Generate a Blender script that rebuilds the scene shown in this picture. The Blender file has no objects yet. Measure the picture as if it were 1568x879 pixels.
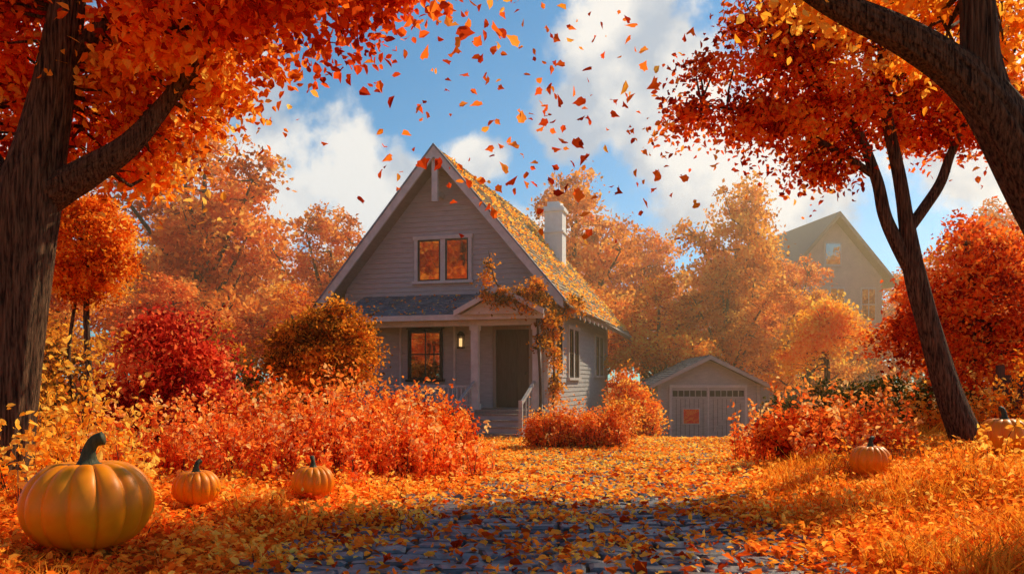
import bpy, math, numpy as np
from mathutils import Vector
rng=np.random.default_rng(7)
scene=bpy.context.scene
col=scene.collection
# ---------------------------------------------------------------- helpers
def sm(t,a,b):
    t=np.clip((np.asarray(t,float)-a)/(b-a),0,1); return t*t*(3-2*t)
PY=[2,6.2,9.3,12,17,20,21.5,22.5,27,30]
def pl(y): return np.interp(y,PY,[-3.2,-2.1,-1.5,-.6,-.3,-.9,-.9,2.4,5.0,5.0])
def pr(y): return np.interp(y,PY,[2.2,2.5,2.6,3.4,4.8,6.4,7.2,7.6,8.4,8.4])
def gz(x,y):
    x=np.asarray(x,float); y=np.asarray(y,float)
    b=.38*sm(x-pr(y),.1,3.6)*(1-sm(y,17,23))
    l=.14*sm(pl(y)-x,.1,2.5)*(1-sm(y,15,20))
    g=-.47*sm(y,20,26)*sm(x,2.0,5.0)
    off=sm(np.maximum(x-pr(y),pl(y)-x),0,.5)
    w=.035*(np.sin(x*1.7+y*.6)+np.sin(y*1.3-x*.5)*.7)*off*(1-sm(y,18,24))
    return b+l+g+w
PK=[(-3.70,6.95,1.05,.80,.2),(-3.55,8.95,.52,.40,1.1),(-2.40,9.6,.52,.40,2.0),(4.95,11.0,.56,.44,.7),(7.42,12.0,.75,.58,1.6)]
def clear(x,y):
    k=np.ones(len(x),bool)
    for (px,py,w_,h_,s_) in PK:
        r=w_*.5+.04; t=np.clip((py-y)/1.3,0,1); cx=px*(1-t*1.3/py); k&=~((abs(x-cx)<r)&(y<py+r*.6)&(y>py-1.3))
    return k
def empty(name,loc=(0,0,0),rz=0,parent=None):
    o=bpy.data.objects.new(name,None); o.location=loc; o.rotation_euler=(0,0,rz); col.objects.link(o)
    if parent: o.parent=parent
    return o
def link(name,me,parent=None,mat=None):
    o=bpy.data.objects.new(name,me); col.objects.link(o)
    if parent: o.parent=parent
    if mat is not None: me.materials.append(mat)
    return o
def npmesh(name,V,L,starts,smooth=False,attr=None):
    me=bpy.data.meshes.new(name)
    me.vertices.add(len(V)); me.vertices.foreach_set('co',np.ascontiguousarray(V,dtype=np.float32).ravel())
    me.loops.add(len(L)); me.loops.foreach_set('vertex_index',np.ascontiguousarray(L,dtype=np.int32))
    me.polygons.add(len(starts)); me.polygons.foreach_set('loop_start',np.ascontiguousarray(starts,dtype=np.int32))
    me.polygons.foreach_set('use_smooth',np.full(len(starts),smooth))
    me.update(calc_edges=True)
    if attr:
        for k,a in attr.items():
            at=me.attributes.new(k,'FLOAT','POINT'); at.data.foreach_set('value',np.ascontiguousarray(a,dtype=np.float32))
    return me
def inst(name,tv,tf,pos,X,Y,Z,rnd=None,smooth=False,jit=0):
    tv=np.array(tv,float); n=len(pos); k=len(tv)
    V=pos[:,None,:]+tv[None,:,0,None]*X[:,None,:]+tv[None,:,1,None]*Y[:,None,:]+tv[None,:,2,None]*Z[:,None,:]
    if jit: V=V+rng.uniform(-jit,jit,V.shape)*np.array([1,1,.35])
    V=V.reshape(-1,3)
    fl=np.concatenate([np.array(f) for f in tf]); fs=np.array([len(f) for f in tf]); st=np.concatenate([[0],np.cumsum(fs)[:-1]])
    L=(fl[None,:]+np.arange(n)[:,None]*k).ravel()
    S=(st[None,:]+np.arange(n)[:,None]*len(fl)).ravel()
    attr={'rnd':np.repeat(rnd,k)} if rnd is not None else None
    return npmesh(name,V,L,S,smooth,attr)
def nrm(a): return a/np.maximum(np.linalg.norm(a,axis=1,keepdims=True),1e-9)
LEAF6=([(0,0,0),(-.34,.33,.12),(-.26,.72,.1),(0,1.05,-.05),(.26,.72,.1),(.34,.33,.12)],[[0,3,2,1],[0,5,4,3]])
DIA=([(0,0,0),(-.36,.45,.05),(0,1,0),(.36,.45,.05)],[[0,3,2,1]])
MAPLE=([(0,0,0),(.26,.0,.1),(.30,.20,.06),(.50,.42,.14),(.36,.60,.10),(.20,.72,.04),(0,1.08,-.12),(-.22,.70,.04),(-.34,.62,.10),(-.46,.36,.14),(-.30,.20,.06),(-.24,.02,.1)],
       [[0,1,2,3,4,5,6],[0,6,7,8,9,10,11]])
def leafmesh(name,pos,size,rnd,tpl=LEAF6,up=.4,flat=None,hang=0):
    n=len(pos)
    nn=rng.normal(size=(n,3))
    if flat is not None: nn=nn*flat+np.array([0,0,1.])
    else:
        nn=nrm(nn); nn[:,2]+=up
    nn=nrm(nn)
    t=rng.normal(size=(n,3)); t[:,2]-=hang; t-= (t*nn).sum(1,keepdims=True)*nn; t=nrm(t)
    b=np.cross(t,nn)
    s=(size*rng.uniform(.6,1.3,n))[:,None]
    return inst(name,tpl[0],tpl[1],pos,b*s*rng.uniform(.7,1.15,n)[:,None],t*s,nn*s*rng.uniform(.3,2.2,n)[:,None],rnd)
def crown_pts(blobs,nclump,per,cr,inner=.35):
    w=np.array([(b[3]*b[4]*b[5])**(2/3) for b in blobs]); w=w/w.sum()
    C=[]
    for b,ww in zip(blobs,w):
        k=max(2,int(round(nclump*ww)))
        d=nrm(rng.normal(size=(k,3))); r=rng.uniform(inner**2,1,k)**.5
        C.append(np.array(b[:3])+d*r[:,None]*np.array(b[3:6]))
    C=np.concatenate(C); m=len(C)
    cnt=rng.integers(int(per*.4),int(per*1.6)+1,m); idx=np.repeat(np.arange(m),cnt)
    crs=cr*rng.uniform(.5,1.4,m)
    off=rng.normal(size=(len(idx),3))*crs[idx][:,None]*np.array([1,1,.62])
    P=C[idx]+off; P[:,2]-= .15*(off[:,0]**2+off[:,1]**2)/max(cr,.01)
    cv=rng.uniform(0,1,m)
    rnd=np.clip(.5+(cv[idx]-.5)*.95+(rng.uniform(0,1,len(idx))-.5)*.6,0,1)
    return P,rnd,C
def catmull(P,n):
    P=np.array(P,float); Q=np.vstack([2*P[0]-P[1],P,2*P[-1]-P[-2]]); out=[]
    for i in range(1,len(Q)-2):
        for t in np.linspace(0,1,n,endpoint=False):
            a,b,c,d=Q[i-1],Q[i],Q[i+1],Q[i+2]
            out.append(.5*((2*b)+(c-a)*t+(2*a-5*b+4*c-d)*t*t+(3*b-a-3*c+d)*t**3))
    out.append(P[-1]); return np.array(out)
class MB:
    def __init__(s): s.v=[]; s.f=[]; s.m=[]
    def add(s,vs,fs,m=0):
        o=len(s.v); s.v.extend([tuple(map(float,v)) for v in vs]); s.f.extend([[o+i for i in f] for f in fs]); s.m.extend([m]*len(fs))
    def box(s,x0,x1,y0,y1,z0,z1,m=0):
        s.add([(x0,y0,z0),(x1,y0,z0),(x1,y1,z0),(x0,y1,z0),(x0,y0,z1),(x1,y0,z1),(x1,y1,z1),(x0,y1,z1)],
              [[0,3,2,1],[4,5,6,7],[0,1,5,4],[1,2,6,5],[2,3,7,6],[3,0,4,7]],m)
    def prism(s,poly,a,b,ax='y',m=0):
        n=len(poly)
        if ax=='y': A=[(p[0],a,p[1]) for p in poly]; B=[(p[0],b,p[1]) for p in poly]
        else: A=[(a,p[0],p[1]) for p in poly]; B=[(b,p[0],p[1]) for p in poly]
        s.add(A+B,[list(range(n)),list(range(2*n-1,n-1,-1))]+[[i,i+n,(i+1)%n+n,(i+1)%n] for i in range(n)],m)
    def slab(s,q,th,m=0):
        q=[Vector(p) for p in q]; nn=(q[1]-q[0]).cross(q[3]-q[0]).normalized()
        B=[p-nn*th for p in q]
        s.add(q+B,[[0,1,2,3],[7,6,5,4]]+[[i,i+4,(i+1)%4+4,(i+1)%4] for i in range(4)],m)
    def tube(s,P,R,sides=8,ridge=0,n=4,m=0):
        P=np.array(P,float); R=np.array(R,float)
        Q=catmull(np.hstack([P,R[:,None]]),n)
        C=Q[:,:3]; r=np.maximum(Q[:,3],.003); T=nrm(np.gradient(C,axis=0))
        ref=np.array([.13,.99,.05]); a=np.cross(T,ref); a=nrm(a); b=np.cross(T,a)
        th=np.linspace(0,2*np.pi,sides,endpoint=False); o=len(s.v); ph=rng.uniform(0,6.28,5)
        for i in range(len(C)):
            tw=i*.03
            g1=np.abs(np.sin(th*5+ph[0]+tw+.6*np.sin(i*.21+ph[3]))); g2=np.abs(np.sin(th*8+ph[1]-tw*1.6+.5*np.sin(i*.33+ph[4])))
            g3=np.abs(np.sin(th*13+ph[2]+.7*np.sin(i*.27+ph[0])))
            k=1+ridge*((g1-.6)*1.1+(g2-.6)*.9+(g3-.6)*(.6 if sides>30 else 0)+np.sin(th*3+ph[2]+i*.12)*.7)
            ring=C[i]+(np.cos(th)*k*r[i])[:,None]*a[i]+(np.sin(th)*k*r[i])[:,None]*b[i]
            s.v.extend(map(tuple,ring))
        for i in range(len(C)-1):
            for j in range(sides):
                j2=(j+1)%sides; s.f.append([o+i*sides+j,o+i*sides+j2,o+(i+1)*sides+j2,o+(i+1)*sides+j]); s.m.append(m)
        s.f.append([o+(len(C)-1)*sides+j for j in range(sides)]); s.m.append(m)
        return C
    def mesh(s,name,mats,parent=None,smooth=False):
        me=bpy.data.meshes.new(name); me.from_pydata(s.v,[],s.f)
        for mt in mats: me.materials.append(mt)
        me.polygons.foreach_set('material_index',s.m); me.polygons.foreach_set('use_smooth',[smooth]*len(s.f)); me.update()
        return link(name,me,parent)
# ---------------------------------------------------------------- materials
def newmat(name):
    m=bpy.data.materials.new(name); m.use_nodes=True; nt=m.node_tree; nt.nodes.clear()
    out=nt.nodes.new('ShaderNodeOutputMaterial'); return m,nt,out
def ramp(nt,stops):
    r=nt.nodes.new('ShaderNodeValToRGB'); e=r.color_ramp.elements
    e[0].position=stops[0][0]; e[0].color=(*stops[0][1],1); e[1].position=stops[-1][0]; e[1].color=(*stops[-1][1],1)
    for p,c in stops[1:-1]:
        x=e.new(p); x.color=(*c,1)
    return r
def leafmat(name,stops,kd=.48,kt=.62,objvar=0.0):
    m,nt,out=newmat(name); N=nt.nodes; K=nt.links
    a=N.new('ShaderNodeAttribute'); a.attribute_name='rnd'
    sh=[]
    for k,ty in ((kd,'ShaderNodeBsdfDiffuse'),(kt,'ShaderNodeBsdfTranslucent')):
        r=ramp(nt,[(p,tuple(min(1,q*k) for q in c)) for p,c in stops]); K.new(a.outputs['Fac'],r.inputs[0]); c=r.outputs[0]
        if objvar:
            oi=N.new('ShaderNodeObjectInfo'); mr=N.new('ShaderNodeMapRange'); mr.inputs[3].default_value=.5-objvar; mr.inputs[4].default_value=.5+objvar
            K.new(oi.outputs['Random'],mr.inputs[0]); h=N.new('ShaderNodeHueSaturation'); K.new(mr.outputs[0],h.inputs['Hue']); K.new(c,h.inputs['Color']); c=h.outputs[0]
        d=N.new(ty); K.new(c,d.inputs[0]); sh.append(d)
    ad=N.new('ShaderNodeAddShader'); K.new(sh[0].outputs[0],ad.inputs[0]); K.new(sh[1].outputs[0],ad.inputs[1])
    K.new(ad.outputs[0],out.inputs[0]); return m
def solid(name,c1,c2,scale=5,rough=.7,bump=.2,map_scale=(1,1,1),detail=6,spec=.3,bdist=.02,lo=.3,hi=.7):
    m,nt,out=newmat(name); N=nt.nodes; K=nt.links
    tc=N.new('ShaderNodeTexCoord'); mp=N.new('ShaderNodeMapping'); mp.inputs['Scale'].default_value=map_scale
    K.new(tc.outputs['Object'],mp.inputs[0]); n=N.new('ShaderNodeTexNoise'); n.inputs['Scale'].default_value=scale; n.inputs['Detail'].default_value=detail
    n.inputs['Roughness'].default_value=.65
    K.new(mp.outputs[0],n.inputs['Vector']); r=ramp(nt,[(lo,c1),(hi,c2)]); K.new(n.outputs[0],r.inputs[0])
    p=N.new('ShaderNodeBsdfPrincipled'); p.inputs['Roughness'].default_value=rough; p.inputs['Specular IOR Level'].default_value=spec
    K.new(r.outputs[0],p.inputs['Base Color'])
    if bump:
        b=N.new('ShaderNodeBump'); b.inputs['Strength'].default_value=bump; b.inputs['Distance'].default_value=bdist; K.new(n.outputs[0],b.inputs['Height']); K.new(b.outputs[0],p.inputs['Normal'])
    K.new(p.outputs[0],out.inputs[0]); return m
M_or=leafmat('leaf_orange',[(0,(.42,.05,.005)),(.3,(.88,.19,.012)),(.65,(1,.38,.025)),(1,(1,.66,.12))])
M_rt=leafmat('leaf_red_orange',[(0,(.32,.02,.006)),(.35,(.82,.10,.012)),(.7,(1,.23,.02)),(1,(1,.48,.07))])
M_rd=leafmat('leaf_red',[(0,(.28,.014,.012)),(.5,(.74,.06,.028)),(.82,(.98,.18,.05)),(1,(1,.42,.12))])
M_ye=leafmat('leaf_yellow',[(0,(.80,.22,.012)),(.4,(1,.44,.03)),(1,(1.,.72,.13))])
M_bg=leafmat('leaf_background',[(0,(.48,.10,.012)),(.5,(.98,.32,.035)),(1,(1,.58,.12))],.48,.6,.014)
M_dk=leafmat('leaf_russet',[(0,(.10,.05,.008)),(.35,(.42,.14,.015)),(.65,(.92,.30,.02)),(1,(1,.50,.05))])
M_gn=leafmat('leaf_hedge',[(0,(.03,.04,.008)),(.6,(.10,.08,.012)),(1,(.45,.15,.02))],.6,.5)
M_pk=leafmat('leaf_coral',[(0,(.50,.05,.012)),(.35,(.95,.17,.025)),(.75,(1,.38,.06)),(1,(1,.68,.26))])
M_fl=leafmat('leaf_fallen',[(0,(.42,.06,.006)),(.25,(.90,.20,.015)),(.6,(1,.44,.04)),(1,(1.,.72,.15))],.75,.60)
M_gr=leafmat('grass_blades',[(0,(.40,.12,.01)),(.4,(.88,.30,.02)),(.8,(1,.46,.05)),(1,(1,.64,.15))])
M_bark=solid('bark',(.028,.015,.009),(.30,.165,.09),9,.85,1.0,(4.8,4.8,.26),10,.15,.14,.38,.64)
M_bark2=solid('bark_far',(.05,.03,.018),(.12,.07,.045),5,.9,.3,(2,2,.4))
M_wall=solid('painted_siding',(.36,.33,.32),(.52,.48,.46),3,.6,.15,(1,1,8),8,.3,.008)
M_trim=solid('painted_trim',(.50,.46,.42),(.68,.63,.59),4,.55,.1,(1,1,1),6,.3,.006)
M_soff=solid('soffit_wood',(.24,.18,.15),(.36,.28,.22),4,.7,.1,(8,1,1))
M_slate=solid('slate_shingles',(.07,.08,.11),(.28,.30,.35),2.3,.55,.5,(1,1,1),8,.4)
M_roof=solid('weathered_shingles',(.26,.19,.12),(.55,.42,.28),2.5,.8,.4,(1,1,1),8)
M_door=solid('door_wood',(.07,.045,.03),(.13,.085,.06),5,.5,.2,(6,6,.5))
M_frame=solid('dark_frame',(.03,.02,.018),(.05,.035,.03),5,.4,0)
M_stone=solid('cobble_slate',(.06,.06,.065),(.26,.25,.25),5,.42,.9,(1,1,1),10,.5,.03)
M_soil=solid('path_soil',(.03,.02,.012),(.16,.08,.025),8,.9,.5)
M_ground=solid('leaf_litter_ground',(.28,.09,.012),(.80,.32,.03),3.5,.95,.6,(1,1,1),12,.1)
M_pump=solid('pumpkin_skin',(.92,.20,.002),(1,.33,.005),3,.42,.15,(1,1,1),6,.25,.012)
M_stem=solid('pumpkin_stem',(.02,.025,.01),(.07,.075,.028),14,.6,.5,(3,3,.6))
M_garage=solid('garage_paint',(.34,.31,.29),(.52,.47,.43),4,.7,.25,(1,1,5),8,.25,.01)
M_fence=solid('fence_wood',(.07,.035,.02),(.17,.09,.05),5,.85,.4,(6,6,.6))
M_chim=solid('chimney_stucco',(.78,.75,.71),(.90,.87,.83),5,.8,.4)
M_poster=solid('poster_print',(.85,.02,.003),(.95,.20,.02),14,.6,0,(1,1,1),2,lo=.45,hi=.6)
M_farh=solid('far_house_paint',(.50,.40,.34),(.62,.50,.43),2,.8,.1)
def glassmat():
    m,nt,out=newmat('window_glass'); N=nt.nodes; K=nt.links
    d=N.new('ShaderNodeBsdfDiffuse'); d.inputs[0].default_value=(.015,.01,.008,1); g=N.new('ShaderNodeBsdfGlossy'); g.inputs['Roughness'].default_value=.03
    g.inputs[0].default_value=(1,.9,.8,1)
    mx=N.new('ShaderNodeMixShader'); mx.inputs[0].default_value=.5; K.new(d.outputs[0],mx.inputs[1]); K.new(g.outputs[0],mx.inputs[2])
    n=N.new('ShaderNodeTexNoise'); n.inputs['Scale'].default_value=2.5; b=N.new('ShaderNodeBump'); b.inputs['Strength'].default_value=.12; b.inputs['Distance'].default_value=.02
    K.new(n.outputs[0],b.inputs['Height']); K.new(b.outputs[0],g.inputs['Normal'])
    K.new(mx.outputs[0],out.inputs[0]); return m
M_glass=glassmat()
def emat():
    m,nt,out=newmat('lantern_glow'); e=nt.nodes.new('ShaderNodeEmission'); e.inputs[0].default_value=(1,.55,.2,1); e.inputs[1].default_value=1.3
    nt.links.new(e.outputs[0],out.inputs[0]); return m
M_glow=emat()
# ---------------------------------------------------------------- world / sun / camera
w=bpy.data.worlds.new("World"); scene.world=w; w.use_nodes=True; nt=w.node_tree; N=nt.nodes; K=nt.links; N.clear()
wo=N.new('ShaderNodeOutputWorld'); bg=N.new('ShaderNodeBackground'); bg.inputs[1].default_value=.12; K.new(bg.outputs[0],wo.inputs[0])
SEL,SAZ=38,49
sk=N.new('ShaderNodeTexSky'); sk.sky_type='NISHITA'; sk.sun_disc=False; sk.sun_elevation=math.radians(SEL); sk.sun_rotation=math.radians(SAZ); sk.air_density=1.0; sk.dust_density=.2; sk.ozone_density=1.6
tc=N.new('ShaderNodeTexCoord'); nv=N.new('ShaderNodeVectorMath'); nv.operation='NORMALIZE'; K.new(tc.outputs['Generated'],nv.inputs[0])
last=None
for (a,c,r) in [(-.205,.25,.10),(-.14,.20,.09),(-.30,.22,.14),(-.34,.38,.08),(.13,.42,.10),(.20,.37,.11),(.08,.33,.06),(.25,.27,.12),(.40,.33,.16),(.6,.4,.2),(-.6,.35,.2),(-.05,.27,.05),(0.0,.12,.12)]:
    v=Vector((a,1,c)).normalized(); dn=N.new('ShaderNodeVectorMath'); dn.operation='DISTANCE'; K.new(nv.outputs[0],dn.inputs[0]); dn.inputs[1].default_value=v
    mr=N.new('ShaderNodeMapRange'); mr.inputs[1].default_value=r*1.3; mr.inputs[2].default_value=0; K.new(dn.outputs['Value'],mr.inputs[0])
    if last is None: last=mr.outputs[0]
    else:
        mm=N.new('ShaderNodeMath'); mm.operation='MAXIMUM'; K.new(last,mm.inputs[0]); K.new(mr.outputs[0],mm.inputs[1]); last=mm.outputs[0]
n1=N.new('ShaderNodeTexNoise'); n1.inputs['Scale'].default_value=9; n1.inputs['Detail'].default_value=10; n1.inputs['Roughness'].default_value=.56; K.new(nv.outputs[0],n1.inputs['Vector'])
ml=N.new('ShaderNodeMath'); ml.operation='MULTIPLY_ADD'; ml.inputs[1].default_value=2.1; ml.inputs[2].default_value=-1.05; K.new(n1.outputs[0],ml.inputs[0])
ad=N.new('ShaderNodeMath'); K.new(last,ad.inputs[0]); K.new(ml.outputs[0],ad.inputs[1])
mk=N.new('ShaderNodeMapRange'); mk.interpolation_type='SMOOTHSTEP'; mk.inputs[1].default_value=.22; mk.inputs[2].default_value=.55; K.new(ad.outputs[0],mk.inputs[0])
n2=N.new('ShaderNodeTexNoise'); n2.inputs['Scale'].default_value=9; n2.inputs['Detail'].default_value=8; mp=N.new('ShaderNodeMapping'); mp.inputs['Location'].default_value=(3,1,.05); K.new(nv.outputs[0],mp.inputs[0]); K.new(mp.outputs[0],n2.inputs['Vector'])
cr=ramp(nt,[(.38,(4.0,4.6,5.3)),(.54,(8.0,7.6,7.0))]); K.new(n2.outputs[0],cr.inputs[0])
tint=N.new('ShaderNodeMix'); tint.data_type='RGBA'; tint.blend_type='MULTIPLY'; tint.inputs[0].default_value=1; tint.inputs[7].default_value=(.42,.88,1.0,1); K.new(sk.outputs[0],tint.inputs[6])
mx=N.new('ShaderNodeMix'); mx.data_type='RGBA'; K.new(mk.outputs[0],mx.inputs[0]); K.new(tint.outputs[2],mx.inputs[6]); K.new(cr.outputs[0],mx.inputs[7]); K.new(mx.outputs[2],bg.inputs[0])
sd=Vector((math.sin(math.radians(SAZ))*math.cos(math.radians(SEL)),math.cos(math.radians(SAZ))*math.cos(math.radians(SEL)),math.sin(math.radians(SEL))))
ld=bpy.data.lights.new('sun','SUN'); ld.energy=5; ld.angle=math.radians(.6); ld.color=(1,.82,.53)
so=bpy.data.objects.new('sun',ld); so.rotation_euler=(-sd).to_track_quat('-Z','Y').to_euler(); col.objects.link(so)
cd=bpy.data.cameras.new('camera'); cam=bpy.data.objects.new('camera',cd); col.objects.link(cam); scene.camera=cam
cam.location=(0,0,1.5); cam.rotation_euler=(math.pi/2,0,0); cd.lens=28; cd.sensor_width=36; cd.shift_y=.0915; cd.clip_end=2000
scene.view_settings.view_transform='Standard'; scene.view_settings.look='None'; scene.view_settings.exposure=0
# haze lying over the back of the garden
hz=MB(); hz.box(-60,60,15,75,-1.5,13.5); m,nt_,out=newmat('haze'); vs=nt_.nodes.new('ShaderNodeVolumeScatter'); vs.inputs['Density'].default_value=.0075; vs.inputs['Anisotropy'].default_value=.55; vs.inputs['Color'].default_value=(1,.76,.42,1)
nt_.links.new(vs.outputs[0],out.inputs['Volume']); hz.mesh('haze',[m])
# ---------------------------------------------------------------- ground
def grid(name,xs,ys,zoff,mat,xf=None):
    X,Y=np.meshgrid(xs,ys)
    if xf is not None: X=xf(X,Y)
    Z=gz(X,Y)+zoff; V=np.stack([X,Y,Z],-1).reshape(-1,3); nx,ny=len(xs),len(ys)
    i=np.arange(nx-1)[None,:]+np.arange(ny-1)[:,None]*nx
    F=np.stack([i,i+1,i+1+nx,i+nx],-1).reshape(-1); me=npmesh(name,V,F,np.arange(0,len(F),4),True); return link(name,me,None,mat)
xs=np.concatenate([[-600,-200,-80,-40,-25],np.arange(-18,18.1,.3),[25,40,80,200,600]])
ys=np.concatenate([[-300,-80,-20,-5],np.arange(0,32,.3),[36,45,60,90,200,900]])
grid('ground',xs,ys,-.03,M_ground)
path=empty('cobblestone_path')
g=grid('path_bed',np.linspace(0,1,24),np.arange(2.5,28.2,.3),-.012,M_soil,lambda U,Y: pl(Y)+(pr(Y)-pl(Y))*U); g.parent=path
pos=[];sx=[];sy=[]
y=3.0
while y<20.5:
    h=rng.uniform(.15,.28); x=float(pl(y))-rng.uniform(0,.3)
    while x<float(pr(y))+.1:
        l=rng.uniform(.2,.6); pos.append((x+l/2+0,y+h/2+rng.uniform(-.03,.03),0)); sx.append(l-.03); sy.append(h-.028); x+=l
    y+=h
pos=np.array(pos); pos[:,2]=gz(pos[:,0],pos[:,1])-.01+rng.uniform(-.015,.016,len(pos)); sx=np.array(sx);sy=np.array(sy); n=len(pos)
X=np.zeros((n,3));X[:,0]=sx;X[:,1]=rng.normal(0,.02,n);X[:,2]=rng.normal(0,.016,n);Y=np.zeros((n,3));Y[:,1]=sy;Y[:,0]=rng.normal(0,.03,n);Y[:,2]=rng.normal(0,.014,n);Z=np.zeros((n,3));Z[:,2]=1
a=.5
tv=[(-a,-a+.08,-.05),(-a+.06,-a,-.05),(a-.06,-a,-.05),(a,-a+.08,-.05),(a,a-.08,-.05),(a-.06,a,-.05),(-a+.06,a,-.05),(-a,a-.08,-.05)]
tv+=[(x*.97,y*.97,.012) for x,y,z in tv[:8]]+[(x*.86,y*.80,.03) for x,y,z in tv[:8]]
tf=[[i,(i+1)%8,(i+1)%8+8,i+8] for i in range(8)]+[[i+8,(i+1)%8+8,(i+1)%8+16,i+16] for i in range(8)]+[[16+i for i in range(8)]]
me=inst('stones',tv,tf,pos,X,Y,Z,jit=.015); link('stones',me,path,M_stone)
def vnoise(x,y):
    return (np.sin(x*2.1+1.3*np.sin(y*1.7))+np.sin(y*2.9+1.1*np.sin(x*2.3))+np.sin((x+y)*4.3)*.5)/2.5
n=190000
x=rng.uniform(-9,12,n); y=4.5+rng.uniform(0,1,n)**1.3*20
onp=(x>pl(y))&(x<pr(y))
edge=np.minimum(x-pl(y),pr(y)-x)
dens=np.where(onp,np.clip(.09+.38*sm(y,7.5,12)+.25*sm(y,14,19)+.45*sm(vnoise(x*1.3,y*1.3),.0,.7)+.6*(1-sm(edge,0,.7)),0,1),.75)
k=rng.uniform(0,1,n)<dens; x=x[k];y=y[k]; n=len(x)
off=~((x>pl(y))&(x<pr(y))); lift=off&clear(x,y)
z=gz(x,y)+np.where(~off&(y<20.5),.028,-.005)+rng.uniform(0,.03,n)+lift*rng.uniform(0,.13,n)
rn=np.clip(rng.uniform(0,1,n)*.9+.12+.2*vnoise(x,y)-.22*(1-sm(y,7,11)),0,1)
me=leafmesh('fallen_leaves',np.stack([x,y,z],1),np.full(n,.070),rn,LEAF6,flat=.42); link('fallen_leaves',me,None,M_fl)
n=1500
x=rng.uniform(-3.5,4,n); y=4.5+rng.uniform(0,1,n)*9; z=gz(x,y)+.045
me=leafmesh('fallen_maple_leaves',np.stack([x,y,z],1),np.full(n,.10),rng.uniform(0,1,n),MAPLE,flat=.4); link('fallen_maple_leaves',me,None,M_rt)
# grass
n=150000
x=rng.uniform(-8,11,n); y=4.3+rng.uniform(0,1,n)**1.3*13
d=np.maximum(pl(y)-x,x-pr(y)); k=(d>rng.uniform(-.12,.6,n))&((vnoise(x*1.1,y*1.4)>-.45)|(rng.uniform(0,1,n)<.3))&(clear(x,y)|(rng.uniform(0,1,n)<.25)); x=x[k];y=y[k];d=d[k];n=len(x)
ht=rng.uniform(.05,.18,n)*(1+.9*sm(vnoise(x*.9+3,y*.8),-.1,.9))*(.5+.5*sm(d,0,.8)); ht=ht*np.where(x>0,1.35,.85)*np.where(clear(x,y),1,.5)
P=np.stack([x,y,gz(x,y)-.03],1); th=rng.uniform(0,6.28,n); X=np.stack([np.cos(th),np.sin(th),0*th],1)*rng.uniform(.005,.011,n)[:,None]
ln=rng.normal(0,.5,(n,2)); Y=np.stack([ln[:,0]*ht,ln[:,1]*ht,0*ht],1); Z=np.stack([0*ht,0*ht,ht],1)
BLADE=([(-1,0,0),(1,0,0),(.8,.3,.55),(-.8,.3,.55),(0,1,1)],[[0,1,2,3],[3,2,4]])
me=inst('grass',*BLADE,P,X,Y,Z,np.clip(rng.normal(.42,.22,n)+.15*vnoise(x,y),0,1)); link('grass',me,None,M_gr)
def sprigs(name,areas,per_m2,nl,ls,mat,hvar=.35,parent=None):
    e=empty(name) if parent is None else parent
    bx=[];by=[];hh=[]
    for (cx,cy,rx,ry,h) in areas:
        k=int(per_m2*math.pi*rx*ry); r=rng.uniform(0,1,k)**.5; t=rng.uniform(0,6.283,k)
        bx.append(cx+r*rx*np.cos(t)); by.append(cy+r*ry*np.sin(t)); hh.append(h*(1-.45*r**2)*rng.uniform(1-hvar,1+hvar,k))
    bx=np.concatenate(bx);by=np.concatenate(by);hh=np.concatenate(hh); k=clear(bx,by); bx=bx[k];by=by[k];hh=hh[k]; m=len(bx)
    B=np.stack([bx,by,gz(bx,by)-.03],1); lean=rng.normal(0,.28,(m,2))*hh[:,None]
    th=rng.uniform(0,6.28,m); X=np.stack([np.cos(th),np.sin(th),0*th],1)*.006
    Y=np.stack([lean[:,0],lean[:,1],0*hh],1); Z=np.stack([0*hh,0*hh,hh],1)
    me=inst('stems',*BLADE,B,X,Y,Z); link('stems',me,e,M_bark2)
    t=rng.uniform(.22,1.0,(m,nl)); P=B[:,None,:]+(t**1.8)[:,:,None]*Y[:,None,:]+t[:,:,None]*Z[:,None,:]+rng.normal(0,.022,(m,nl,3))
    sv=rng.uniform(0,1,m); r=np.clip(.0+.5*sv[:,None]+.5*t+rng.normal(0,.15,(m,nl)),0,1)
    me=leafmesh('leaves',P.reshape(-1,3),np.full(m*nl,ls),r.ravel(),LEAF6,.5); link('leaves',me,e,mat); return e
# ---------------------------------------------------------------- trees
def tree(name,limbs,crowns,ls,bark=M_bark,sides=20,ridge=.05,twr=.02,up=.4,inner=.35,hang=.6):
    e=empty(name); mb=MB(); S=[]
    for P,R in limbs:
        C=mb.tube(P,R,sides,ridge,8); S.append(C[len(C)//4:])
    S=np.concatenate(S)
    for blobs,ncl,per,cr,mat in crowns:
        Pp,rnd,C=crown_pts(blobs,ncl,per,cr,inner)
        for c in C:
            q=S[np.argmin(((S-c)**2).sum(1)+.6*np.maximum(S[:,2]-c[2]+.1,0)**2)]
            L=np.linalg.norm(c-q)
            m1=q+(c-q)*.4+rng.normal(0,.07*L,3); m2=q+(c-q)*.75+rng.normal(0,.06*L,3); m2[2]+=.04*L
            mb.tube([q,m1,m2,c],[twr*(1+.35*L),twr*(.8+.2*L),twr*.6,twr*.25],5,0,2)
        me=leafmesh('crown',Pp,np.full(len(Pp),ls),rnd,LEAF6,up,hang=hang); link('crown',me,e,mat)
    mb.mesh('trunk',[bark],e,True)
    return e
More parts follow.
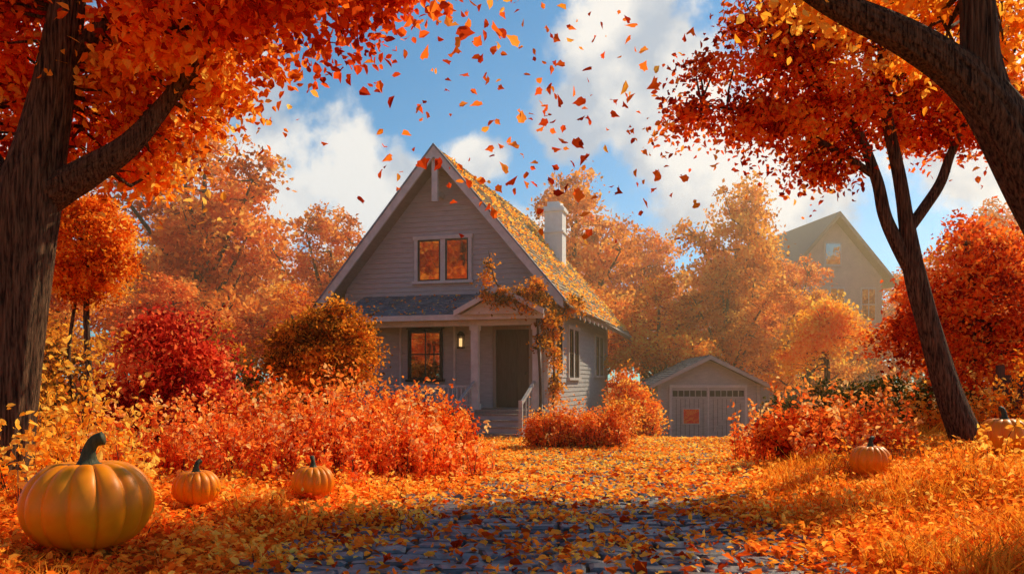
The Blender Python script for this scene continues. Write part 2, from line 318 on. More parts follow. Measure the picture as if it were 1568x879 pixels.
LT=[([(-6.0,9,-.1),(-5.88,9,.35),(-5.70,9,1.4),(-5.56,9,2.5),(-5.45,9,3.5),(-5.28,9,4.3),(-5.14,9,5.05),(-5.02,9,5.8),(-4.8,9.1,7.6)],[.50,.37,.30,.30,.32,.25,.20,.17,.09]),
    ([(-5.42,9,3.45),(-5.1,9,3.68),(-4.8,9,3.85),(-4.3,9,4.18),(-3.85,9.1,4.8),(-3.1,8.8,5.5),(-2.1,8.4,5.9)],[.17,.18,.165,.12,.08,.06,.03]),
    ([(-5.5,9,3.5),(-5.95,9.1,3.95),(-6.6,9.3,4.9)],[.18,.15,.09]),
    ([(-5.1,9,5.1),(-4.6,9.2,5.7),(-3.9,9.4,6.6)],[.1,.09,.05])]
tree('maple_tree',LT,[([(-4.5,9.9,5.2,1.1,1.0,.9),(-4.7,10.2,4.5,.75,.6,.42),(-3.7,9.5,5.6,.9,1,.7),(-4.2,9.3,6.9,2.1,1.6,.8)],170,110,.22,M_or),
   ([(-6.1,9.4,5.7,.8,1,.85),(-5.9,9.9,4.9,.5,.6,.5),(-2.3,8.0,5.35,.9,.8,.5),(-1.45,8.2,5.65,.6,.5,.25),(-2.4,8.5,6.3,1.5,1.1,.5),(-4.0,8.2,5.7,.6,.4,.45)],145,105,.21,M_rt)],.11,sides=72,ridge=.06)
RT=[([(5.9,7.2,0),(5.6,7.1,1.2),(5.05,7,2.4),(4.62,7,3.2),(4.25,7,3.85),(3.92,7,4.2),(3.42,7,4.53),(2.85,7.1,4.87),(2.1,7.2,5.4)],[.42,.33,.28,.24,.21,.17,.14,.11,.06]),
    ([(4.25,7,3.8),(4.12,7,4.3),(4.08,7,4.9),(3.95,7.1,6.2)],[.17,.15,.13,.08])]
tree('oak_tree',RT,[([(2.75,7.5,5.2,.5,.5,.3),(3.6,7.6,5.35,.7,.6,.35),(4.8,8.3,5.1,.7,.6,.45),(3.2,7.4,6.2,1.4,1.1,.5),(5,7.6,6.0,1.1,.9,.5)],80,70,.19,M_ye)],.10,sides=72,ridge=.06)
T2=[([(7.6,13,.1),(7.47,13,.45),(7.12,13,1.32),(6.80,13,2.38),(6.57,13,3.24),(6.45,13,4.0),(6.33,13,4.8),(6.1,13,6.0),(6.0,13,7.6)],[.36,.26,.2,.17,.165,.12,.10,.08,.05]),
    ([(6.6,13,3.15),(6.3,13,3.7),(6.08,13,4.2),(5.93,13,4.84),(5.5,13,5.8),(4.6,13,6.6)],[.12,.11,.1,.085,.06,.03]),
    ([(6.46,13,3.95),(6.75,13,4.35),(7.0,13,4.75),(7.25,13,5.4),(7.9,13,6.5)],[.09,.085,.08,.06,.03]),
    ([(5.93,13,4.84),(5.2,13,5.3),(4.2,13,5.8),(3.1,13,6.0)],[.06,.05,.035,.015])]
tree('red_maple_tree',T2,[([(4.25,13,7.2,.8,.8,1.0),(4.1,13,5.75,.55,.6,.6),(5.3,13.2,6.0,1.0,.9,.8),(6.9,13.3,6.1,.95,.9,.75),(5.15,13.2,5.05,.5,.5,.28),(2.95,13,5.95,.34,.34,.38),(3.15,13,6.75,.22,.25,.18),(8.3,13.2,5.9,.8,.8,.8)],200,100,.20,M_rt),
   ([(5.6,13,7.3,1.2,1.0,.9),(7.3,13,7.3,1.1,1.0,.8),(6.1,12.8,6.5,.8,.6,.6),(4.9,12.9,6.6,.6,.4,.6),(4.5,12.7,5.5,.4,.3,.3),(6.2,13,8.4,2.0,1.4,.5)],125,95,.20,M_or)],.10,sides=40,ridge=.06)
# background trees
BG=empty('background_trees')
var=[]
for vi in range(4):
    e=MB(); S=[]
    C=e.tube([(0,0,-.5),(.1,0,2),(-.05,.1,4.2),(.1,0,6.5),(.1,0,9)],[.38,.28,.22,.15,.06],8,.04,4); S.append(C[6:])
    bl=[]
    for i in range(13):
        an=i*2.4+vi; hh=rng.uniform(3.6,10.3); rr=rng.uniform(1.2,3.6)*(1-.45*sm(hh,8,11)); c=np.array([rr*math.cos(an),rr*math.sin(an),hh])
        bl.append((*c,rng.uniform(1.1,1.8),rng.uniform(1.1,1.8),rng.uniform(.8,1.3)))
        s0=np.array([0,0,hh*.55]); C=e.tube([s0,s0+(c-s0)*.5+np.array([0,0,-.2]),c],[.13,.09,.03],6,0,3); S.append(C)
    bl.append((0,0,10.3,1.4,1.4,1.3)); bl.append((0,0,7.5,2.4,2.4,2.2))
    S=np.concatenate(S); Pp,rnd,C=crown_pts(bl,290,62,.33,.35)
    for c in C[::3]:
        q=S[np.argmin(((S-c)**2).sum(1))]; e.tube([q,(q+c)/2+rng.normal(0,.1,3),c],[.045,.03,.01],4,0,1)
    tme=bpy.data.meshes.new('bgtrunk'); tme.from_pydata(e.v,[],e.f); tme.materials.append(M_bark2)
    lme=leafmesh('bgcrown',Pp,np.full(len(Pp),.215),rnd,DIA,.3); lme.materials.append([M_bg,M_bg,M_or,M_bg][vi])
    var.append((tme,lme))
def bgt(x,y,h,v,wd=1.0):
    e=empty('tree',(x,y,float(gz(x,y))),rng.uniform(0,6.28),BG); s=h/11.8; e.scale=(s*wd,s*wd,s)
    link('tree_trunk',var[v][0],e); link('tree_crown',var[v][1],e)
for t in [(-31,38,14,0),(-22.5,34,12.5,3),(-13.6,35,13.8,0,1.0),(-9.2,40,10.5,1),(-17,43,12,1),(3.2,42,13.0,1,.95),(-2,47,12,0),(7.4,45,11,3,.9),(10.8,38,12,0,.85),(14.4,41,8.6,1),(26,43,12,3),(28,37,12,0),(34,42,13,1),
          (6.3,34,6.8,2,1.2),(9.5,35,7.5,3,1.1),(3.6,37,6.5,2,1.3),(12.4,33.5,6.0,1,1),(-8.5,31,5.6,2,1.4),(-12.5,29,5.6,3,1.3),(-16.5,27,7.5,1,1.2),(-6,35,6.5,3,1.3),(19,31,5.4,2,1.3),(17.5,26,5.0,2,1.2),(25,30,9,3),(17.2,41,5.6,0,1.2),(22.5,43,8.0,1,1.0),
          (-22,28,9,2),(-27,30,10,0)]: bgt(*t)
for xx in np.arange(-50,60,8): bgt(xx+rng.uniform(-2,2),56+rng.uniform(-3,3),12.5*rng.uniform(.85,1.0),int(rng.integers(0,4)),1.3)
for t in [(-19,-1,16,2,1.1),(-27,1,17,1,1.1),(-24,-7,17,3,1.2),(-12,-9,15,2,1.1),(-34,6,17,2,1.1),(-13,2,5.5,2,1.3),(-19,4,6,0,1.4),(-25,-3,6,2,1.5),(-30,8,6,2,1.5)]: bgt(*t)  # unseen trees beside and behind the camera, added for the windows to reflect
def shrub(name,blobs,ncl,per,cr,ls,mat,stems=True,up=.4,inner=.3):
    e=empty(name); mb=MB(); Pp,rnd,C=crown_pts(blobs,ncl,per,cr,inner)
    gl=gz(Pp[:,0],Pp[:,1]); k=Pp[:,2]>gl; Pp=Pp[k];rnd=rnd[k]
    if stems:
        for c in C[::2]:
            b=blobs[int(np.argmin([((c-np.array(q[:3]))**2).sum() for q in blobs]))]
            bx=b[0]+(c[0]-b[0])*.35; by=b[1]+(c[1]-b[1])*.35; p=np.array([bx,by,float(gz(bx,by))-.05])
            mb.tube([p,(p+c)/2+rng.normal(0,.04,3),c],[.018,.012,.005],4,0,2)
        mb.mesh('branches',[M_bark2],e,True)
    me=leafmesh('foliage',Pp,np.full(len(Pp),ls),rnd,LEAF6,up); link('foliage',me,e,mat); return e
tree('topiary_tree',[([(-4.0,17,-.1),(-4.0,17,.5),(-3.95,17,1.3),(-4,17,2)],[.09,.07,.06,.03]),([(-3.98,17,.3),(-4.4,17,1),(-4.6,17,1.8)],[.05,.04,.02]),([(-3.98,17,.3),(-3.6,17,1),(-3.5,17,1.8)],[.05,.04,.02])],
   [([(-4.05,17,2.05,1.1,1.05,.95),(-3.7,17,2.5,.7,.6,.7)],230,85,.15,M_dk)],.075,sides=8,twr=.008,inner=.7)
tree('ball_topiary_tree',[([(-8.6,16,0),(-8.5,16,1.5),(-8.55,16,2.8),(-8.5,16,4.2)],[.09,.07,.06,.03]),([(-8.5,16,.6),(-8.9,16,1.8),(-8.7,16,3.6)],[.05,.04,.03])],
   [([(-8.55,16,4.2,.88,.85,1.05)],200,95,.13,M_or)],.075,sides=8,twr=.008,inner=.75)
shrub('red_shrub',[(-6.0,14,1.75,1.0,.9,.9),(-6.4,14,1.0,.9,.8,.7),(-5.4,13.8,.9,.8,.7,.7),(-6.2,14.2,2.4,.5,.5,.4)],220,90,.21,.085,M_rd)
f=shrub('flowering_shrub',[(-4.6,11.9,.4,.7,.5,.4),(-3.4,11.9,.5,.8,.5,.5),(-2.4,12.1,.5,.75,.5,.5),(-1.5,12.3,.42,.7,.5,.42)],120,60,.13,.07,M_rt)
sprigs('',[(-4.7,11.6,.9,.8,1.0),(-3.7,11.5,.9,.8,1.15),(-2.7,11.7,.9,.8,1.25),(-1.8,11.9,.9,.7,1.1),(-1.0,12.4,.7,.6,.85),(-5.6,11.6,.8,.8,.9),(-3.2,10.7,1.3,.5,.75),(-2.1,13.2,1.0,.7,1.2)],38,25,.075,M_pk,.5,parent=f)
f=shrub('flowering_shrub',[(-3.0,14.3,.7,.8,.6,.6),(-1.9,14.8,.6,.8,.6,.55),(-1.2,16.5,.5,.45,.5,.4),(-4.6,14,.7,.7,.6,.55),(-2.4,17.5,.7,.9,.7,.6)],150,65,.14,.075,M_rt)
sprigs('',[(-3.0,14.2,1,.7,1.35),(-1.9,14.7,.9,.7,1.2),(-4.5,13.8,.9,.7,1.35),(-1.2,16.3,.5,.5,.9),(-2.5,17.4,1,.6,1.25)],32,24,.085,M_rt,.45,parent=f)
f=shrub('garden_hedge',[(.75,17.6,.4,.5,.4,.42),(1.35,17.7,.45,.55,.4,.45),(2.05,17.8,.45,.5,.4,.48)],160,90,.11,.055,M_or,up=.6)
sprigs('',[(.8,17.5,.55,.4,.95),(1.4,17.6,.6,.4,1.0),(2.1,17.7,.55,.4,1.05)],110,20,.06,M_pk,parent=f)
shrub('corner_shrub',[(3.4,23.3,.9,.6,.6,1.1),(3.9,23.6,.4,.6,.6,.8),(2.9,20.8,.5,.45,.5,.6)],150,75,.17,.085,M_or)
f=shrub('coral_shrub',[(4.65,13.6,.6,.45,.4,.4),(5.4,13.8,.65,.5,.4,.4),(6.0,13.2,.5,.4,.4,.35)],60,50,.13,.08,M_rt)
sprigs('',[(4.6,13.6,.6,.5,1.15),(5.4,13.7,.7,.5,1.3),(5.1,12.7,.6,.5,.9),(6.1,13.2,.6,.5,1.1),(4.3,14.6,.4,.4,1.0)],40,22,.085,M_pk,.45,parent=f)
shrub('evergreen_hedge',[(7.4,18.2,.75,.8,.5,.75),(8.6,18.2,.8,.9,.5,.8),(9.8,18,.85,.9,.5,.8),(6.8,19.5,.6,.7,.5,.6)],240,90,.15,.07,M_gn)
tree('scarlet_tree',[([(10,17,0),(9.9,17,1.2),(9.8,17,3),(9.7,17,4.4)],[.14,.12,.09,.04])],[([(9.3,17,3.2,1.1,1.1,1.1),(10.6,17.1,3.4,1.2,1.1,1.2),(9.9,17,4.3,.9,1,.7),(8.5,17,2.7,.6,.7,.6),(11,17,2.2,1.2,1,.9),(9.6,17,2.0,1.2,1,.6)],230,90,.25,M_rt)],.10,sides=10,twr=.012)
tree('golden_tree',[([(10.3,26,-.4),(10.3,26,1.6),(10.2,26,3.2)],[.14,.1,.05])],[([(9.8,26,3.0,.8,.8,.6),(10.8,26,3.2,.8,.8,.7),(10.2,26,3.8,.5,.6,.4),(9.2,26,2.2,.6,.6,.4)],80,75,.26,M_ye)],.12,sides=8,twr=.015)
shrub('undergrowth',[(-8.6,14.5,.8,.9,.8,.8),(-8,18,1.2,1.2,1,1.2),(-10.5,19,1.5,1.4,1,1.5),(-6.3,19.5,1.2,1.2,1,1.2),(-13,21,1.7,1.6,1,1.7),(-9,22.5,1.8,1.6,1,1.6),(-5.2,14.8,.7,.7,.7,.7)],360,75,.25,.10,M_dk)
sprigs('yellow_shrub',[(-5.3,9.9,.7,.6,1.6),(-4.9,8.4,.5,.5,1.0),(-5.3,8.3,.4,.4,1.4),(-4.2,8.4,.5,.4,.75),(-6.0,11,.7,.5,2.0),(-4.4,7.7,.4,.3,.5)],24,20,.09,M_ye)
sprigs('yellow_shrub',[(6.0,9.6,.4,.4,.8),(6.3,8.9,.4,.4,.6)],26,18,.08,M_ye)
sprigs('rosy_shrub',[(6.6,14.8,.5,.4,1.0),(8.3,15.4,.8,.4,1.0),(9,14.6,.7,.5,1.2),(9.6,14.9,.7,.5,1.5)],42,22,.08,M_or)
sprigs('wild_plants',[(-2.9,8.2,2.0,1.0,.3),(-3.0,10.2,2.2,.6,.38),(-3.0,6.4,1.2,.6,.22)],24,10,.055,M_ye)
sprigs('wild_plants',[(4.6,8.5,2.2,2.0,.30),(5.3,11.4,1.8,1.0,.42),(3.9,6.2,1.3,.8,.25)],24,10,.055,M_or)
# falling leaves
n=900
x=rng.uniform(-3.2,3.2,n); y=rng.uniform(8.5,13,n); z=rng.uniform(3.2,8,n)
k=(z-1.5)/y; s=(x/y); keep=(k>.17)&(k<.49)&(s>-.25)&(s<.24)&(rng.uniform(0,1,n)<np.exp(-((s-.02-.3*(.36-k))/.17)**2)*(.4+.5*(k>.22)))
x,y,z=x[keep],y[keep],z[keep]; P=np.stack([x,y,z],1); h=int(len(x)*.75)
FL=empty('falling_leaves')
me=leafmesh('maple_leaves',P[:h],np.full(h,.15)*rng.uniform(.5,1.2,h),rng.uniform(0,.9,h),MAPLE,0); link('maple_leaves',me,FL,M_rt)
me=leafmesh('oval_leaves',P[h:],np.full(len(x)-h,.14)*rng.uniform(.5,1.25,len(x)-h),rng.uniform(0,.9,len(x)-h),LEAF6,0); link('oval_leaves',me,FL,M_or)
# ---------------------------------------------------------------- pumpkins
def pumpkin(x,y,w,h,seed):
    z0=float(gz(x,y)); e=empty('pumpkin',(x,y,z0-.03*h),seed)
    R=w/2; nr=28; na=196; V=[];F=[]; ribs=14
    for i in range(nr+1):
        t=math.pi*i/nr; zz=-math.cos(t); pr_=math.sin(t)**.8
        for j in range(na):
            a_=2*math.pi*j/na; g=abs(math.cos(ribs*a_/2+.3*math.sin(a_*3+seed)))**.4
            k=1-.13*(1-g)*min(1,pr_*1.6)
            wob=1+.02*math.sin(2*a_+seed)+.012*math.sin(5*a_)
            dim=.20*math.exp(-(pr_/.33)**2)*(1 if zz>0 else .8)
            r=R*pr_*k*wob; zc=(zz*(1-dim)*.5+.5)*h-(1-g)*.02*h*(zz>0)
            V.append((r*math.cos(a_),r*math.sin(a_),zc))
    for i in range(nr):
        for j in range(na):
            j2=(j+1)%na; F.append([i*na+j,i*na+j2,(i+1)*na+j2,(i+1)*na+j])
    me=bpy.data.meshes.new('body'); me.from_pydata(V,[],F); me.polygons.foreach_set('use_smooth',[True]*len(F)); link('body',me,e,M_pump)
    mb=MB(); s=w; zt=h*.88
    mb.tube([(0,0,zt-.04*s),(0,0,zt+.02*s),(.0,0,zt+.07*s),(.01*s,0,zt+.16*s),(.05*s,0,zt+.23*s),(.12*s,0,zt+.255*s)],[.17*s,.12*s,.07*s,.05*s,.048*s,.055*s],24,.08,5)
    mb.mesh('stem',[M_stem],e,True); return e
for q in PK: pumpkin(*q)
# ---------------------------------------------------------------- house
TH=math.radians(16)
H=empty('cottage_house',(-2.08,23.97,0),-TH)
AP,SL=8.33,1.184
def siding(mb,z0,z1,uf,v,exp=.15,axis='y',m=0,sgn=-1):
    z=z0
    while z<z1-.01:
        zt=min(z+exp,z1); a0,b0=uf(z); a1,b1=uf(zt)
        if b0-a0<.05: break
        p=v+sgn*.032; q=v+sgn*.008; g=v
        if axis=='y': vs=[(a0,p,z),(b0,p,z),(b1,q,zt),(a1,q,zt),(a0,g,z),(b0,g,z)]
        else: vs=[(p,a0,z),(p,b0,z),(q,b1,zt),(q,a1,zt),(g,a0,z),(g,b0,z)]
        mb.add(vs,[[0,1,2,3],[4,5,1,0]],m); z=zt
w=MB()
w.prism([(-3.2,-.6),(3.2,-.6),(3.2,4.40),(0,8.18),(-3.2,4.40)],0.0,10.8,'y')
hw=lambda z:(-min(3.2,(8.16-z)/SL),min(3.2,(8.16-z)/SL))
siding(w,3.9,8.1,hw,0); siding(w,-.5,3.9,lambda z:(-3.2,3.2),0,.19)
siding(w,-.5,4.3,lambda z:(.0,10.8),3.2,.15,'x',0,1)
w.box(3.14,3.245,-.045,.06,-.5,4.2,1); w.box(-3.245,-3.14,-.045,.06,-.5,4.2,1); w.box(3.15,3.245,10.72,10.85,-.5,4.2,1)
w.box(-3.2,3.2,-.055,-.002,3.86,3.98,1)
w.mesh('walls',[M_wall,M_trim],H)
r=MB()
t=.13
r.slab([(0,-.7,AP),(3.8,-.7,AP-3.8*SL),(4.3,11.3,AP-4.3*SL),(0,11.3,AP)],t,0)
r.slab([(0,11.3,AP),(-3.8,11.3,AP-3.8*SL),(-3.8,-.7,AP-3.8*SL),(0,-.7,AP)],t,0)
def shingles(mb,o,du,dv,lu,lv,wid,exp,m):
    o=Vector(o);du=Vector(du).normalized();dv=Vector(dv).normalized();nn=du.cross(dv).normalized()
    if nn.z<0: nn=-nn
    b=0.
    while b<lv:
        a=-rng.uniform(0,wid)
        while a<lu:
            wd=wid*rng.uniform(.7,1.3); a0=max(a,0); a1=min(a+wd-.012,lu)
            if a1-a0>.02:
                e=rng.uniform(-.02,.02); h0=.04+rng.uniform(0,.022); b1=min(b+exp*1.25,lv)
                P0=o+du*a0+dv*(b+e); P1=o+du*a1+dv*(b+e); P2=o+du*a1+dv*b1; P3=o+du*a0+dv*b1
                mb.add([P0+nn*h0,P1+nn*h0,P2+nn*.008,P3+nn*.008,P0+nn*.001,P1+nn*.001],[[0,1,2,3],[4,5,1,0],[1,5,2],[4,0,3]],m)
            a+=wd
        b+=exp
upv=Vector((-1,0,SL)).normalized(); SLn=math.sqrt(1+SL*SL)
shingles(r,(4.05,-.7,AP-4.05*SL),(0,1,0),upv,12.0,4.05*SLn,.26,.2,1)
shingles(r,(-3.8,-.7,AP-3.8*SL),(0,1,0),(1,0,SL),12.0,3.8*SLn,.26,.2,1)
for s in(-1,1):
    pts=[(0,AP+.04),(s*3.86,AP+.04-3.86*SL),(s*3.86,AP-.28-3.86*SL+.06),(s*3.72,AP-.30-3.72*SL),(0,AP-.30)]
    r.prism(pts,-.775,-.702,'y',2)
    pts=[(s*.0,AP+.10),(s*3.92,AP+.10-3.92*SL),(s*3.92,AP+.03-3.92*SL),(0,AP+.03)]
    r.prism(pts,-.80,-.70,'y',3)
r.box(-.09,.09,-.69,-.56,6.75,8.0,2); r.box(-.07,.07,-.56,-.04,6.95,7.1,2)
for v in np.arange(.2,11,.8):
    r.prism([(3.25,AP-.14-3.25*SL-.02),(4.0,AP-.14-4.0*SL-.02),(4.0,AP-.14-4.0*SL-.13),(3.25,AP-.14-3.25*SL-.18)],v,v+.08,'y',2)
r.mesh('roof',[M_soff,M_roof,M_trim,M_slate],H)
n=4600
a=rng.uniform(0,12,n); b=rng.uniform(0,1,n)**1.05*6.1; keep=vnoise(a*1.2,b*1.8)>-.15; a=a[keep];b=b[keep];n=len(a)
P=np.array((4.05,-.7,AP-4.05*SL))+a[:,None]*np.array([0,1,0])+b[:,None]*np.array(upv)+np.array([SL,0,1])/SLn*.06
me=leafmesh('roof_leaves',P,np.full(n,.10),rng.uniform(.3,1,n),LEAF6,flat=.6); link('roof_leaves',me,H,M_fl)
n=170; a=rng.uniform(-2.5,3.4,n); b=rng.uniform(0,1,n)**1.5; P=np.stack([a,-1.75+1.7*b,3.36+.74*b],1)
me=leafmesh('porch_roof_leaves',P,np.full(n,.09),rng.uniform(.1,1,n),LEAF6,flat=.4); link('porch_roof_leaves',me,H,M_fl)
c=MB(); c.box(1.33,2.03,7.45,8.15,5.4,8.02,0); c.box(1.25,2.11,7.37,8.23,8.02,8.14,0); c.box(1.30,2.06,7.42,8.18,8.14,8.22,0); c.box(1.42,1.94,7.55,8.05,8.22,8.42,0)
c.box(1.27,2.09,7.39,8.21,7.2,7.27,0)
c.mesh('chimney',[M_chim],H)
def window(name,uc,z0,z1,wd,panes,casing=M_trim,sash=M_frame,ax='y',v=0,sgn=-1,rows=1,cw=.11):
    mb=MB()
    def bx(a0,a1,d0,d1,z0,z1,m):
        d0,d1=v+sgn*d0,v+sgn*d1; lo,hi=min(d0,d1),max(d0,d1)
        if ax=='y': mb.box(a0,a1,lo,hi,z0,z1,m)
        else: mb.box(lo,hi,a0,a1,z0,z1,m)
    L,R_=uc-wd/2,uc+wd/2
    bx(L-cw,L,.0,.085,z0,z1,0); bx(R_,R_+cw,.0,.085,z0,z1,0); bx(L-cw-.04,R_+cw+.04,.0,.10,z1,z1+cw,0); bx(L-cw-.06,R_+cw+.06,.0,.13,z0-.08,z0,0)
    pw=wd/panes
    for i in range(panes):
        a=L+i*pw; b=a+pw
        if i>0: a+=.075
        if i<panes-1:
            b-=.075; bx(b,b+.15,0,.08,z0,z1,0)
        f=.05
        bx(a,a+f,0,.06,z0,z1,1); bx(b-f,b,0,.06,z0,z1,1); bx(a+f,b-f,0,.06,z1-f,z1,1); bx(a+f,b-f,0,.06,z0,z0+f,1)
        bx(a+f,b-f,0,.038,z0+f,z1-f,2)
        for q in range(1,rows):
            zz=z0+(z1-z0)*q/rows; bx(a+f,b-f,.038,.055,zz-.02,zz+.02,1)
        if rows>1: m_=(a+b)/2; bx(m_-.015,m_+.015,.038,.053,z0+f,z1-f,1)
    mb.mesh(name,[casing,sash,M_glass],H)
window('gable_window',.02,4.5,5.75,1.62,2)
window('porch_window',-.55,1.55,3.05,1.02,1,M_frame,M_frame,rows=2,cw=.05)
window('side_window_1',1.4,1.7,3.2,.9,1,ax='x',v=3.2,sgn=1,rows=2)
window('side_window_2',3.7,1.6,3.2,1.6,2,ax='x',v=3.2,sgn=1,rows=2)
window('side_window_3',8.7,1.7,3.2,1.7,2,ax='x',v=3.2,sgn=1,rows=2)
d=MB()
d.box(1.60,1.70,-.09,0,.7,3.0,0); d.box(2.70,2.80,-.09,0,.7,3.0,0); d.box(1.60,2.80,-.09,0,3.0,3.1,0)
d.box(1.70,2.70,-.045,0,.72,3.0,1)
for i in range(3):
    a=1.76+i*.31; d.box(a,a+.26,-.062,-.044,.85,1.75,1); d.box(a,a+.26,-.062,-.044,1.9,2.85,1)
d.box(2.58,2.64,-.11,-.05,1.68,1.76,2)
d.mesh('front_door',[M_soff,M_door,M_frame],H)
p=MB()
p.box(-2.4,3.45,-1.55,-.036,.58,.70,2); p.box(-2.3,1.5,-1.45,-.04,-.3,.58,1); p.box(3.2,3.4,-1.45,-.04,-.3,.58,1)
for u in np.arange(-2.2,1.45,.16): p.box(u,u+.03,-1.47,-1.45,-.3,.56,1)
for u,v in((-2.25,-1.4),(1.5,-1.4),(3.27,-1.4)):
    p.box(u-.10,u+.10,v-.10,v+.10,.86,2.90,0); p.box(u-.13,u+.13,v-.13,v+.13,.70,.86,0); p.box(u-.13,u+.13,v-.13,v+.13,2.90,3.03,0)
p.box(-2.42,3.42,-1.5,-1.3,3.03,3.24,0); p.box(-2.42,-2.25,-1.3,-.04,3.03,3.22,0)
p.box(-2.14,1.39,-1.44,-1.36,1.32,1.38,0); p.box(-2.14,1.39,-1.43,-1.37,.80,.85,0)
for u in np.arange(-2.05,1.36,.13): p.box(u,u+.04,-1.42,-1.38,.85,1.32,0)
for u in (-2.9,-2.2,-1.4,.35,1.1): p.box(u,u+.07,-.06,-.034,.7,3.85,0)
p.mesh('porch',[M_trim,M_wall,M_soff],H)
p=MB()
q0=(-2.62,-1.8,3.28);q1=(3.55,-1.8,3.28);q2=(3.55,0,4.05);q3=(-2.62,0,4.05)
p.slab([q0,q1,q2,q3],.09,0); p.box(-2.64,3.57,-1.86,-1.80,3.17,3.32,1)
p.prism([(-1.8,3.2),(0,3.2),(0,3.96)],-2.6,-2.5,'x',1)
dv=Vector((0,1.8,.77)); shingles(p,q0,(1,0,0),dv,6.17,dv.length,.24,.19,2)
for s in(-1,1):
    c0=2.4
    if s==1: p.slab([(c0,-2.15,4.0),(c0+1.2,-2.15,3.38),(c0+1.2,-.3,3.38),(c0,-.3,4.0)],.08,0)
    else: p.slab([(c0,-.3,4.0),(c0-1.2,-.3,3.38),(c0-1.2,-2.15,3.38),(c0,-2.15,4.0)],.08,0)
    p.prism([(c0,4.04),(c0+s*1.25,3.395),(c0+s*1.25,3.25),(c0,3.88)],-2.21,-2.152,'y',1)
    shingles(p,(c0+s*1.2,-2.15,3.38),(0,1,0),(-s*1.2,0,.62),1.85,1.35,.2,.16,2)
p.prism([(1.3,3.3),(3.5,3.3),(2.4,3.9)],-2.0,-1.95,'y',1)
p.mesh('porch_roof',[M_soff,M_trim,M_slate],H)
s=MB()
for i in range(4):
    s.box(1.62,3.15,-1.55-.32*(i+1),-1.55-.32*i+.03,-.2,.56-.155*i,0)
    s.box(1.60,3.17,-1.57-.32*(i+1),-1.55-.32*i,.562-.155*i,.60-.155*i,1)
for u in(1.50,3.22):
    s.prism([(-1.5,.0),(-1.5,.72),(-2.85,.12),(-2.85,-.2)],u-.04,u+.04,'x',2)
    s.prism([(-1.5,1.42),(-1.5,1.50),(-2.9,.92),(-2.9,.84)],u-.035,u+.035,'x',2)
    s.box(u-.05,u+.05,-2.92,-2.82,-.2,1.0,2)
    for v in(-1.8,-2.1,-2.4): s.box(u-.02,u+.02,v-.02,v+.02,.3,1.5+(v+1.5)*.43-.03,2)
s.mesh('front_steps',[M_wall,M_soff,M_garage],H)
l=MB(); u=.62
l.box(u-.09,u+.09,-.20,-.05,2.83,2.87,0); l.box(u-.10,u+.10,-.21,-.04,2.46,2.50,0)
for a in(-.085,.065):
    for b in(-.195,-.075): l.box(u+a,u+a+.02,b,b+.02,2.5,2.83,0)
l.box(u-.045,u+.045,-.16,-.09,2.52,2.76,1); l.box(u-.03,u+.03,-.06,-.03,2.6,2.7,0); l.prism([(u-.1,2.87),(u+.1,2.87),(u+.02,2.96),(u-.02,2.96)],-.20,-.05,'y',0)
l.mesh('porch_lantern',[M_frame,M_glow],H)
def loc2w(u,v,z): return (-2.08+u*math.cos(TH)+v*math.sin(TH),23.97-u*math.sin(TH)+v*math.cos(TH),z)
vb=[]
for (u,v,z,ru,rv,rz) in [(2.6,-2.1,3.75,.65,.22,.3),(3.3,-1.9,3.8,.4,.35,.45),(3.5,-1.2,3.3,.25,.4,.45),(3.38,-1.55,2.6,.12,.15,.5),(3.4,0,2.6,.13,.4,.8),(3.4,.3,1.4,.13,.4,.6),(2.1,-2.1,4.6,.12,.12,.45),(3.95,0.2,3.7,.2,.5,.25)]:
    vb.append((*loc2w(u,v,z),ru,rv,rz))
vl=[([loc2w(3.4,-1.6,0),loc2w(3.42,-1.58,1.2),loc2w(3.36,-1.6,2.4),loc2w(3.3,-1.9,3.5),loc2w(2.4,-2.1,4.0),loc2w(2.1,-2.1,5.0)],[.05,.04,.035,.03,.02,.01]),([loc2w(3.35,0,0),loc2w(3.4,.1,1.5),loc2w(3.4,0,3.2)],[.04,.03,.02])]
tree('climbing_vine',vl,[(vb,120,50,.12,M_dk)],.085,bark=M_bark2,sides=8,twr=.006)
# ---------------------------------------------------------------- garage
G=empty('garage',(6.66,27,-.47),math.radians(-3))
g=MB()
gw=lambda z:(-min(1.66,(2.70-z)/.5),min(1.66,(2.70-z)/.5))
g.prism([(-1.66,-.5),(1.66,-.5),(1.66,1.85),(0,2.68),(-1.66,1.85)],0,4.5,'y')
siding(g,.0,2.66,gw,0,.13); siding(g,0,1.85,lambda z:(0,4.5),-1.66,.13,'x',0,-1)
g.box(-1.72,-1.60,-.05,.05,0,1.85,1); g.box(1.60,1.72,-.05,.05,0,1.85,1)
g.mesh('walls',[M_garage,M_garage],G)
g=MB()
g.slab([(0,-.35,2.80),(2.0,-.35,1.80),(2.0,4.7,1.80),(0,4.7,2.80)],.07,0); g.slab([(0,4.7,2.80),(-2.0,4.7,1.80),(-2.0,-.35,1.80),(0,-.35,2.80)],.07,0)
for s_ in(-1,1):
    g.prism([(0,2.82),(s_*2.03,1.805),(s_*2.03,1.68),(0,2.69)],-.40,-.352,'y',1)
    shingles(g,(s_*2.0,-.38,1.80),(0,1,0),(-s_*2.0,0,1.0),5.05,2.23,.2,.17,2)
g.mesh('roof',[M_soff,M_garage,M_slate],G)
g=MB()
g.box(-1.32,-1.24,-.08,0,0,1.74,1); g.box(1.20,1.28,-.08,0,0,1.74,1); g.box(-1.32,1.28,-.09,0,1.74,1.83,1); g.box(-.04,0,-.075,0,0,1.74,1)
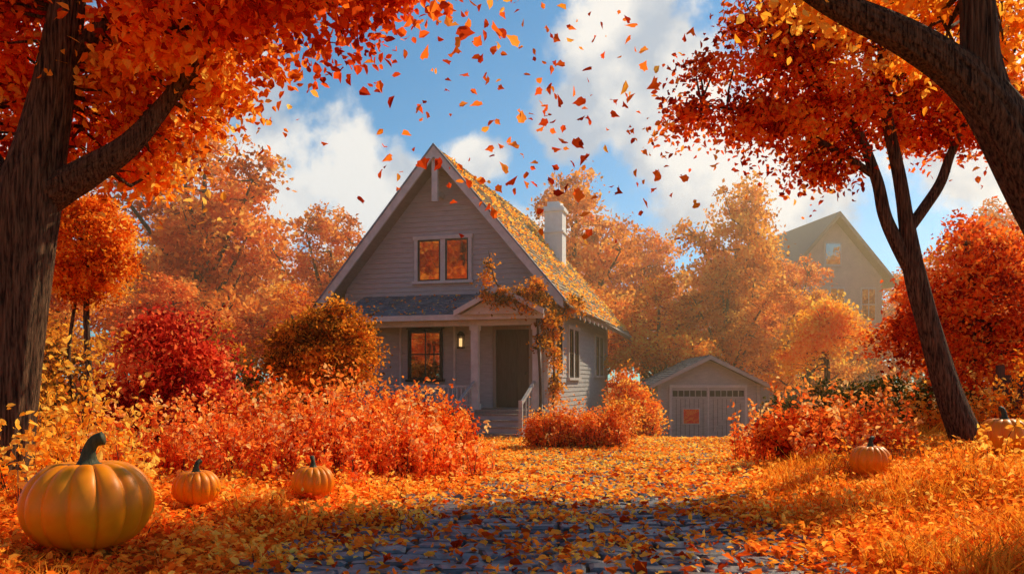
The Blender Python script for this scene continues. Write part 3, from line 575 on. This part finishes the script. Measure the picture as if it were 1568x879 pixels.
for a,b in((-1.24,-.04),(0,1.20)):
    g.box(a,b,-.045,0,.02,1.40,0); g.box(a,b,-.06,0,1.64,1.74,0); g.box(a,b,-.06,0,1.36,1.44,0)
    g.box(a,b,-.04,0,1.44,1.64,3)
    for i in range(7): x_=a+i*(b-a)/6-.015*i/3; g.box(x_,x_+.03,-.058,0,1.44,1.64,0)
    for i in range(1,8): x_=a+i*(b-a)/8; g.box(x_-.006,x_+.006,-.052,-.04,.04,1.36,2)
    g.box(a,a+.09,-.065,-.04,.02,1.36,0); g.box(b-.09,b,-.065,-.04,.02,1.36,0); g.box(a+.09,b-.09,-.064,-.04,.02,.12,0)
g.prism([(.09,.12),(.17,.12),(1.11,1.28),(1.11,1.36),(1.03,1.36),(.09,.2)],-.063,-.045,'y',0)
g.mesh('garage_doors',[M_garage,M_trim,M_frame,M_frame],G)
g=MB(); g.box(-.88,-.30,-.085,-.07,.50,1.04,0); g.box(-.85,-.33,-.09,-.085,.53,1.01,1); g.mesh('poster',[M_trim,M_poster],G)
# ---------------------------------------------------------------- far house, fence
F=empty('neighbour_house',(19.0,47,.2),math.radians(8)); F.scale=(.9,1.0,1.2)
f=MB(); f.prism([(-3.4,-1),(3.4,-1),(3.4,6.2),(0,9.0),(-3.4,6.2)],0,9,'y',0)
for s_ in(-1,1): f.prism([(0,9.3),(s_*4,5.95),(s_*4,5.7),(0,9.05)],-.7,9.5,'y',1)
f.box(-4.2,-3.4,-1.2,6,2.9,3.05,1); f.box(-3.9,3.4,-1.6,0,2.9,3.1,1)
for u in(-2.3,.2,2.4):
    for z in(.9,4.1):
        f.box(u-.55,u+.55,-.06,0,z-.1,z+1.6,2); f.box(u-.45,u+.45,-.075,0,z,z+1.5,3); f.box(u-.03,u+.03,-.09,0,z,z+1.5,2); f.box(u-.45,u+.45,-.088,0,z+.72,z+.78,2)
f.box(-.7,.5,-.06,0,6.7,7.9,2); f.box(-.6,.4,-.075,0,6.8,7.8,3)
f.mesh('house_body',[M_farh,M_soff,M_trim,M_glass],F)
fe=MB()
for x in np.arange(9.35,16,.17):
    h=1.6+rng.uniform(-.04,.04); fe.box(x,x+.15,15.4,15.43,0,h,0)
for x in np.arange(9.35,16,1.7): fe.box(x,x+.12,15.30,15.40,0,1.8,0)
fe.box(9.35,16,15.43,15.48,.5,.6,0); fe.box(9.35,16,15.43,15.48,1.3,1.4,0)
fe.mesh('wooden_fence',[M_fence])
print('DONE')
